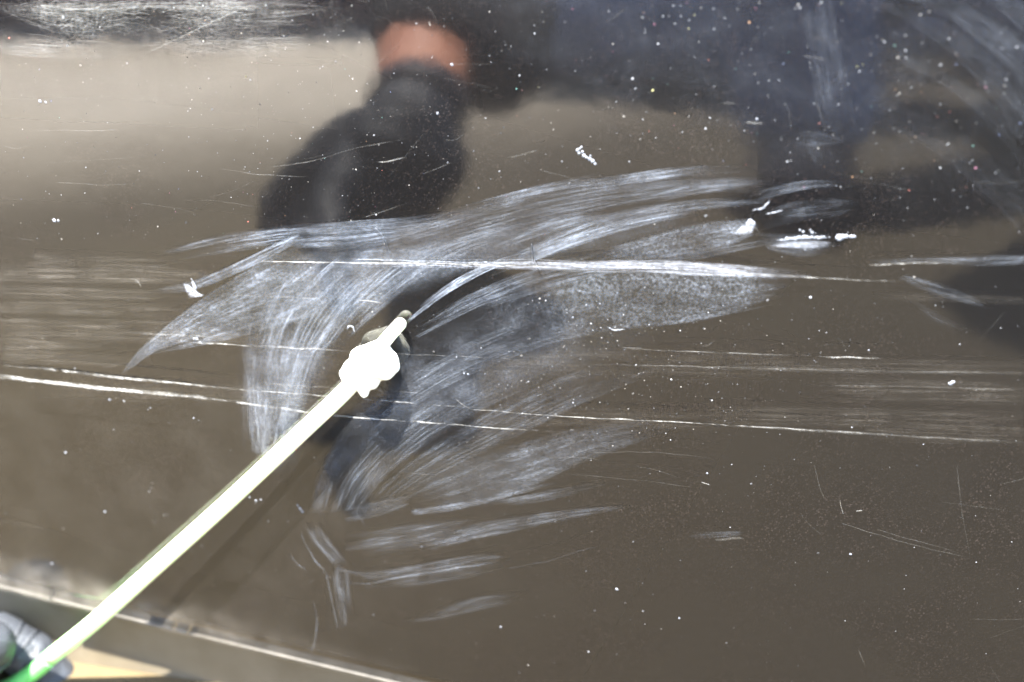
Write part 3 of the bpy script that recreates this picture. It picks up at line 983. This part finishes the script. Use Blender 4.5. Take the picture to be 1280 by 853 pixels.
def chain(pts, r, n):
    C = spline(pts, n)
    out = []
    for i, p in enumerate(C):
        k = math.sin(math.pi * (i + .6) / (n + .2)) ** .5
        out.append((p[0] + random.uniform(-1, 1) * r * .3, p[1] + random.uniform(-1, 1) * r * .3, r * k * random.uniform(.6, 1.15)))
    return out


for A_, B_, d_ in (([(960, 299), (985, 295), (1015, 292), (1040, 294)], [(968, 302), (988, 302), (1015, 303), (1040, 300)], .22),
                   ([(928, 276), (935, 272), (945, 274)], [(915, 286), (930, 286), (945, 284)], .35),
                   ([(238, 346), (240, 356), (246, 366)], [(243, 346), (256, 356), (268, 362)], .42)):
    swath(A_, B_, d_, 4, G=.3, B=.5, ends=(.15, .15), edge=(.3, .3), ragged=.1, mat=PASTEFILM, name='polish_ridge')
dab(chain([(972, 300), (985, 299), (1005, 297), (1024, 297), (1036, 297)], 2.3, 22), .22, label='long white ridge of dried polish right of the fan')
dab([(1049, 297, 3.8), (1053, 296.5, 3.6), (1058, 296, 2.2), (1064, 296, 2.2), (1068, 296, 1.8)], .35)
dab(chain([(941, 263), (952, 261), (958, 256), (961, 252)], 1.7, 14), .3)
dab(chain([(958, 268), (968, 266), (978, 263)], 1.1, 12), .3)
dab([(938, 277, 3.0), (941, 280, 2.8), (935, 280, 2.4)], .25)
dab([(722, 188, 2), (725, 186, 1.4), (728, 190, 1.6), (724, 192, 1.8), (730, 195, 2.2), (733, 197, 1.6), (737, 199, 2.4), (741, 202, 2.4), (744, 205, 1.6), (738, 195, 1.2), (727, 184, 1.2)], .4,
    label='small white crumb alone above the wipe')
dab(chain([(240, 349), (242, 356), (246, 366)], 2.2, 10), .2, label='white dab at the left tip of the bright fold')
dab(chain([(434, 412), (436, 408), (441, 409), (443, 414)], 1.3, 12), .4)
dab(chain([(760, 409), (768, 413), (780, 412)], 1.2, 12), .3)
dab([(243, 424, 1.6), (246, 424, 1.9), (250, 428, 1.3)], .4)
dab([(1000, 288, 1.3), (1004, 290, 1.5), (1013, 288, 1.3), (1015, 291, 1.8)], .4)
dab([(375, 636, 2.2), (378, 640, 2), (372, 632, 1.5), (312, 622, 1.4), (320, 626, 1.8), (326, 625, 1.3)], .3)
for (u, v, r) in ((137, 500, 2.2), (188, 510, 1.2), (242, 523, 1.4), (79, 22, 2), (547, 142, 2), (565, 81, 2), (771, 737, 2.6), (50, 127, 2.6), (57, 128, 2), (68, 276, 3), (73, 276, 2),
                  (884, 592, 1.6), (1191, 478, 3), (1188, 480, 3), (1063, 693, 2), (1086, 438, 1.2), (946, 149, 1.5), (849, 773, 1.8), (626, 784, 1.6), (585, 468, 1.6), (580, 467, 1.5),
                  (65, 705, 2.2), (82, 566, 2), (131, 640, 2), (1013, 372, 2)):
    dab([(u, v, r * .8)], .35)

# fine specks in and on the paint: past counting
def specks():
    vs, fs, cs = [], [], []
    pal_w = [(.55, .56, .58), (.42, .43, .45), (.5, .47, .42), (.3, .31, .33)]
    pal_c = [(.75, .16, .10), (.8, .40, .16), (.2, .6, .5), (.75, .7, .25), (.7, .2, .35), (.3, .4, .8)]
    for _ in range(2300):
        z = random.random()
        if z < .22:
            u, v = random.gauss(790, 130), random.gauss(450, 70)
        elif z < .42:
            u, v = random.uniform(300, 1290), random.uniform(-10, 250)
        elif z < .55:
            u, v = random.uniform(-10, 480), random.uniform(-10, 300)
        else:
            u, v = random.uniform(-20, 1300), random.uniform(-20, 860)
        if v > 733 + u * 120 / 490 - 6:
            continue
        far = sstep((u - 500) / 700) * sstep((420 - v) / 400)
        r = min(.26 + random.expovariate(1) * .22 + far * random.uniform(0, .45), 1.5)
        if v < 300 and random.random() < .12 + .18 * far:
            c = random.choice(pal_c)
            c = tuple(x * .62 + .06 for x in c)
        else:
            c = random.choice(pal_w)
        fade = random.uniform(.1, 1.0) ** 1.9 * .48
        c = tuple(x * fade for x in c)
        p = on_door(u, v, .00003 + random.random() * .00002)
        nn = door_n(p.x, p.z)
        ax = nn.orthogonal().normalized()
        ay = nn.cross(ax)
        R_ = r * .00029
        el = random.uniform(.7, 1.5)
        a0 = random.uniform(0, 3)
        b0 = len(vs)
        vs.append(p + nn * R_ * .3)
        for k in range(6):
            w = a0 + k * math.pi / 3
            vs.append(p + (ax * math.cos(w) * el + ay * math.sin(w)) * R_)
        for k in range(6):
            fs.append((b0, b0 + 1 + k, b0 + 1 + (k + 1) % 6))
        cs += [(*c, 1)] * 7
    me = mesh('paint_speck', vs, fs)
    at = me.color_attributes.new('tint', 'FLOAT_COLOR', 'POINT')
    at.data.foreach_set('color', np.array(cs, dtype=np.float32).ravel())
    link('paint_speck', me, SPECK, door, kind='stuff')


specks()

# ------------------------------------------------------------------ the stick
stick = empty('stick', on_door(462, 458, 0.012), label='pale green plastic stick with a white lump of paste near its tip', category='stick')
inv = Matrix.Translation(-stick.location)


def put(v):
    return [inv @ Vector(p) for p in v]


def shaft(name, ctrl, mat, tip=False, **props):
    """ctrl: (u, v, h, radius mm, r, g, b)"""
    C = spline(ctrl, 60)
    path = [toward(c[0], c[1], c[2]) for c in C]
    rad = [c[3] / 1000 for c in C]
    if tip:                       # rounded end
        d = (path[0] - path[1]).normalized()
        r0 = rad[0]
        for k in (0.35, 0.65, 0.85, 0.97):
            path.insert(0, path[0] if False else toward(C[0][0], C[0][1], C[0][2]) + d * r0 * k)
            rad.insert(0, r0 * math.sqrt(1 - k * k))
        C = np.concatenate([np.repeat(C[:1], 4, 0), C])
    v_, f_ = tube(path, rad, 24)
    me = mesh(name, put(v_), f_)
    at = me.color_attributes.new('tint', 'FLOAT_COLOR', 'POINT')
    col = []
    for c in C:
        col += [(c[4], c[5], c[6], 1)] * 24
    at.data.foreach_set('color', np.array(col, dtype=np.float32).ravel())
    return link(name, me, mat, stick, **props)


W1 = (.84, .84, .70)
shaft('shaft_tip', [(500, 405.5, .0034, 2.3, *W1), (486, 421, .0040, 2.4, *W1), (470, 440, .0050, 2.7, *W1)], STICK, tip=True)
shaft('shaft', [(470, 440, .0050, 2.7, *W1), (440, 480, .0058, 3.1, .84, .85, .70), (380, 538, .0066, 3.15, .84, .85, .66), (280, 632, .0080, 3.2, .80, .85, .58),
                (180, 722, .0094, 3.3, .76, .85, .58), (120, 776, .0104, 3.4, .60, .83, .46), (68, 818, .0112, 3.5, .36, .74, .28), (62, 823, .0112, 3.5, .28, .66, .2)], STICK)
shaft('grip', [(62, 823, .0114, 3.6, .13, .44, .13), (48, 836, .0120, 3.6, .11, .42, .11), (28, 850, .0126, 3.8, .11, .42, .11), (0, 866, .0136, 4.4, .10, .40, .10),
               (-60, 895, .021, 5.6, .07, .42, .10), (-130, 930, .028, 5.6, .07, .42, .10)], STICK, label='brighter green end of the stick in the fingers')


def tw(u, v, h):
    return toward(u, v, h)


def rel(chs):
    return [[(inv @ tw(u, v, h), r / 1000) for (u, v, h, r) in ch] for ch in chs]


flesh('paste_lump', rel([
    [(455, 462, 0.0070, 5.6), (466, 452, 0.0065, 6.6)],
    [(452, 448, 0.0070, 4.6), (459, 443, 0.0070, 3.6)],
    [(470, 448, 0.0065, 6.2), (484, 452, 0.0060, 4.4)],
    [(480, 462, 0.0055, 4.4), (491, 459, 0.0060, 2.7)],
    [(440, 460, 0.0075, 3.4), (430, 466, 0.0075, 2.0)],
    [(438, 470, 0.0070, 3.4), (433, 468, 0.0070, 2.4)],
    [(452, 474, 0.0060, 4.4), (455, 491, 0.0060, 1.9)],
    [(464, 470, 0.0060, 4.0), (466, 481, 0.0055, 2.0)],
    [(472, 436, 0.0060, 3.4), (481, 440, 0.0050, 2.8)],
]), 0.0007, PASTE, stick, 4, disp=lambda c: 0.0004 * noise.noise(c * 260))

# ------------------------------------------------------------------ the worker
person = empty('person', (-0.75, -0.6, 0.0), label='worker in a dark shirt whose black gloved hand holds the pale green stick', category='person')
pinv = Matrix.Translation(-person.location)


def prel(chs):
    return [[(pinv @ (tw(*c[:3]) if c[0] == 'x' else Vector(c[:3])), c[3]) for c in ch] for ch in chs]


def T(u, v, h, r):
    return (pinv @ tw(u, v, h), r / 1000)


def Wd(x, y, z, r):
    return (pinv @ Vector((x, y, z)), r)


WR1 = (-0.40, -0.10, 0.045)


def creases(c):
    p = person.location + c
    return 0.0006 * noise.noise(p * 150) + 0.0005 * max(0, noise.noise(Vector((p.x * 330, p.y * 120, p.z * 90)))) 


hand1 = [
    # index finger lying behind the stick, bent, its end just right of the stick
    [T(-70, 800, .006, 11.8), T(-4, 797, .0030, 11.4), T(42, 821, .0012, 11.0), T(76, 858, .0010, 9.8), T(76, 905, .008, 9.2)],
    # thumb pressed over the grip
    [T(-120, 880, .030, 14), T(-64, 842, .026, 12.6), T(-20, 812, .0210, 11.4), T(-13, 806, .0210, 11.2)],
    # middle, ring and little finger curled below
    [T(-95, 890, .018, 12), T(-10, 905, .008, 10.5), T(52, 935, .008, 9.0), T(30, 970, .018, 8.6)],
    [T(-110, 930, .018, 12), T(-30, 965, .008, 10), T(25, 992, .010, 8.4), T(0, 1015, .020, 8.0)],
    [T(-130, 970, .020, 11), T(-60, 1010, .010, 8.8), T(-15, 1035, .012, 7.2), T(-38, 1050, .020, 7.0)],
    # palm and heel
    [T(-70, 800, .014, 12), T(-130, 890, .028, 18), Wd(*WR1, .027)],
    [T(-110, 960, .022, 13), T(-150, 930, .030, 17), Wd(*WR1, .027)],
    [T(-95, 890, .022, 14), Wd(*WR1, .027)],
]
flesh('gloved_hand', hand1, 0.0011, GLOVE, person, 5, disp=creases)


# rolled folds of loose glove round the thumb
def ring(c, axis, r, th, tilt=0.0):
    axis = axis.normalized()
    a = axis.orthogonal().normalized()
    b_ = axis.cross(a)
    pts, rr = [], []
    for k in range(33):
        w = 2 * math.pi * k / 32
        pts.append(c + (a * math.cos(w) + b_ * math.sin(w)) * r * (1 + .03 * math.sin(3 * w)) + axis * tilt * math.sin(w))
        rr.append(th * (0.7 + .5 * math.sin(w * 1.5) ** 2))
    return pts, rr


tA, tB = T(-14, 807, .021, 1)[0], T(-64, 838, .028, 1)[0]
for (f, r_, th, ti) in ((-.02, .0114, .0008, .0012), (.12, .0118, .0013, -.001), (.34, .0122, .0010, .0016)):
    pts, rr = ring(tA.lerp(tB, f), tB - tA, r_, th, ti)
    v_, f_ = tube(pts, rr, 10)
    link('glove_fold', mesh('glove_fold', v_, f_), GLOVE, person)

iA, iB = T(-4, 797, .0030, 1)[0], T(42, 821, .0012, 1)[0]
for (f, r_, th, ti) in ((.30, .0115, .00045, .0022), (.80, .0112, .0005, -.0018)):
    pts, rr = ring(iA.lerp(iB, f), iB - iA, r_ - .0003, th, ti)
    v_, f_ = tube(pts, rr, 10)
    link('glove_fold', mesh('glove_fold', v_, f_), GLOVE, person)

# the other arm: glove, bare wrist, sleeve (seen only mirrored in the paint)
hand2 = [
    [Wd(-.139, -.330, .184, .027), Wd(-.138, -.312, .174, .033), Wd(-.142, -.296, .166, .036)],
    [Wd(-.135, -.304, .178, .032), Wd(-.122, -.292, .160, .026), Wd(-.126, -.280, .142, .018)],
    [Wd(-.162, -.292, .170, .024), Wd(-.192, -.277, .152, .015), Wd(-.206, -.266, .133, .0125), Wd(-.203, -.258, .122, .011)],
    [Wd(-.150, -.288, .162, .026), Wd(-.182, -.274, .144, .0145), Wd(-.190, -.264, .126, .0125), Wd(-.178, -.254, .118, .011)],
    [Wd(-.142, -.286, .156, .026), Wd(-.164, -.270, .138, .0145), Wd(-.168, -.260, .122, .0125), Wd(-.156, -.252, .116, .011)],
    [Wd(-.132, -.286, .154, .024), Wd(-.142, -.268, .138, .013), Wd(-.144, -.260, .124, .011)],
    [Wd(-.156, -.290, .170, .022), Wd(-.164, -.242, .146, .0120), Wd(-.147, -.200, .122, .0095), Wd(-.135, -.180, .111, .0088)],
]
flesh('gloved_hand', hand2, 0.0022, GLOVE, person, 6)
v_, f_ = tube([pinv @ Vector(p) for p in ((-.1385, -.326, .182), (-.1395, -.336, .184), (-.141, -.347, .187))], [.0315, .0300, .0312], 28)
link('glove_cuff', mesh('glove_cuff', v_, f_), GLOVE, person)
flesh('forearm', [[Wd(-.139, -.330, .183, .0275), Wd(-.149, -.376, .192, .0310), Wd(-.166, -.45, .214, .034)],
                  [Wd(*WR1, .026), Wd(-.45, -.13, .07, .030)]], 0.003, SKIN, person, 4)
flesh('shirt', [
    [Wd(-.154, -.434, .212, .046), Wd(-.18, -.52, .252, .050), Wd(-.205, -.60, .32, .052)],
    [Wd(-.120, -.453, .194, .042), Wd(-.128, -.497, .224, .046), Wd(-.18, -.56, .262, .046)],
    [Wd(-.445, -.125, .065, .040), Wd(-.70, -.16, .14, .046), Wd(-.90, -.30, .40, .052), Wd(-1.07, -.46, .66, .068)],
    [Wd(-0.910, -0.520, .68, .085), Wd(-0.730, -0.560, .64, .07)], [Wd(-0.910, -0.520, .68, .085), Wd(-1.070, -0.460, .66, .075)],
    [Wd(-0.970, -0.540, .58, .12), Wd(-1.030, -0.680, .30, .13)], [Wd(-0.870, -0.560, .58, .12), Wd(-0.950, -0.700, .30, .13)],
    [Wd(-0.900, -0.500, .76, .058)],
], 0.009, SHIRT, person, 5)
flesh('trousers', [
    [Wd(-0.950, -0.700, .24, .12), Wd(-1.050, -0.680, .24, .12)],
    [Wd(-0.950, -0.700, .22, .10), Wd(-0.870, -0.460, .12, .075), Wd(-0.930, -0.790, .07, .055)],
    [Wd(-1.050, -0.680, .22, .10), Wd(-1.130, -0.390, .12, .075), Wd(-1.130, -0.740, .07, .055)],
], 0.009, SHIRT, person, 5)
flesh('shoe', [[Wd(-0.930, -0.820, .05, .040), Wd(-0.930, -0.920, .05, .036)]], 0.005, SHOE, person, 4)
flesh('shoe', [[Wd(-1.130, -0.770, .05, .040), Wd(-1.130, -0.870, .05, .036)]], 0.005, SHOE, person, 4)


def head(par, x, y, z, ax, ay):
    iv = Matrix.Translation(-par.location)

    def w(dx, dy, dz, r):
        return (iv @ Vector((x + dx * ay + dy * ax, y - dx * ax + dy * ay, z + dz)), r)
    flesh('head', [[w(0, 0, .06, .082), w(0, .03, .01, .062)], [w(0, -.02, -.06, .052), w(0, 0, .02, .06)], [w(0, .10, .035, .010), w(0, .107, .018, .014)],
                   [w(.082, -.01, .035, .016)], [w(-.082, -.01, .035, .016)], [w(-.02, .088, -.012, .008), w(.02, .088, -.012, .008)]], 0.004, SKIN, par, 4)
    flesh('hair', [[w(0, -.015, .082, .088), w(0, -.038, .045, .084)]], 0.005, HAIR, par, 3)


head(person, -.90, -.46, .85, .5, .85)

# the one taking the picture, on the right: only the jeans and a shoe reach the reflection
other = empty('person', (0.42, -0.95, 0.0), label='photographer in blue jeans and dark shoes crouching opposite the door', category='person')
pinv = Matrix.Translation(-other.location)
flesh('jeans', [
    [Wd(.38, -1.16, .42, .12), Wd(.26, -1.04, .47, .09), Wd(.11, -.90, .42, .080), Wd(.070, -.83, .24, .080), Wd(.090, -.78, .10, .070)],
    [Wd(.40, -1.22, .42, .12), Wd(.24, -1.24, .26, .11), Wd(-.02, -1.28, .11, .105), Wd(.05, -1.42, .08, .075), Wd(.28, -1.50, .07, .055)],
    [Wd(-.02, -1.28, .11, .105), Wd(-.27, -1.34, .11, .10)], [Wd(.34, -1.20, .30, .13), Wd(.36, -1.22, .14, .13)],
    [Wd(.38, -1.16, .42, .12), Wd(.40, -1.26, .42, .12)],
], 0.008, JEANS, other, 5)
flesh('shoe', [[Wd(.09, -.80, .045, .046), Wd(.09, -.74, .045, .048), Wd(.092, -.68, .040, .042)]], 0.005, SHOE, other, 4)
flesh('shoe', [[Wd(.30, -1.51, .05, .042), Wd(.42, -1.54, .05, .036)]], 0.005, SHOE, other, 4)
flesh('shirt', [
    [Wd(0.370, -1.190, 0.460, .13), Wd(0.410, -1.090, 0.760, .125)], [Wd(0.450, -1.220, 0.460, .13), Wd(0.490, -1.110, 0.760, .125)],
    [Wd(0.450, -1.080, 0.860, .08), Wd(0.280, -1.040, 0.830, .07), Wd(0.270, -0.880, 0.620, .05), Wd(0.170, -0.760, 0.680, .045)],
    [Wd(0.450, -1.080, 0.860, .08), Wd(0.620, -1.100, 0.830, .07), Wd(0.590, -0.920, 0.620, .05), Wd(0.390, -0.780, 0.680, .045)],
    [Wd(0.450, -1.060, 0.940, .058)],
], 0.009, SHIRT, other, 5)
flesh('hand', [[Wd(0.160, -0.740, 0.680, .026), Wd(0.170, -0.700, 0.700, .03), Wd(0.180, -0.670, 0.720, .016)]], 0.004, SKIN, other, 4)
flesh('hand', [[Wd(0.390, -0.760, 0.680, .026), Wd(0.360, -0.710, 0.700, .03), Wd(0.340, -0.680, 0.720, .016)]], 0.004, SKIN, other, 4)
head(other, .44, -1.02, 1.03, -.35, .93)
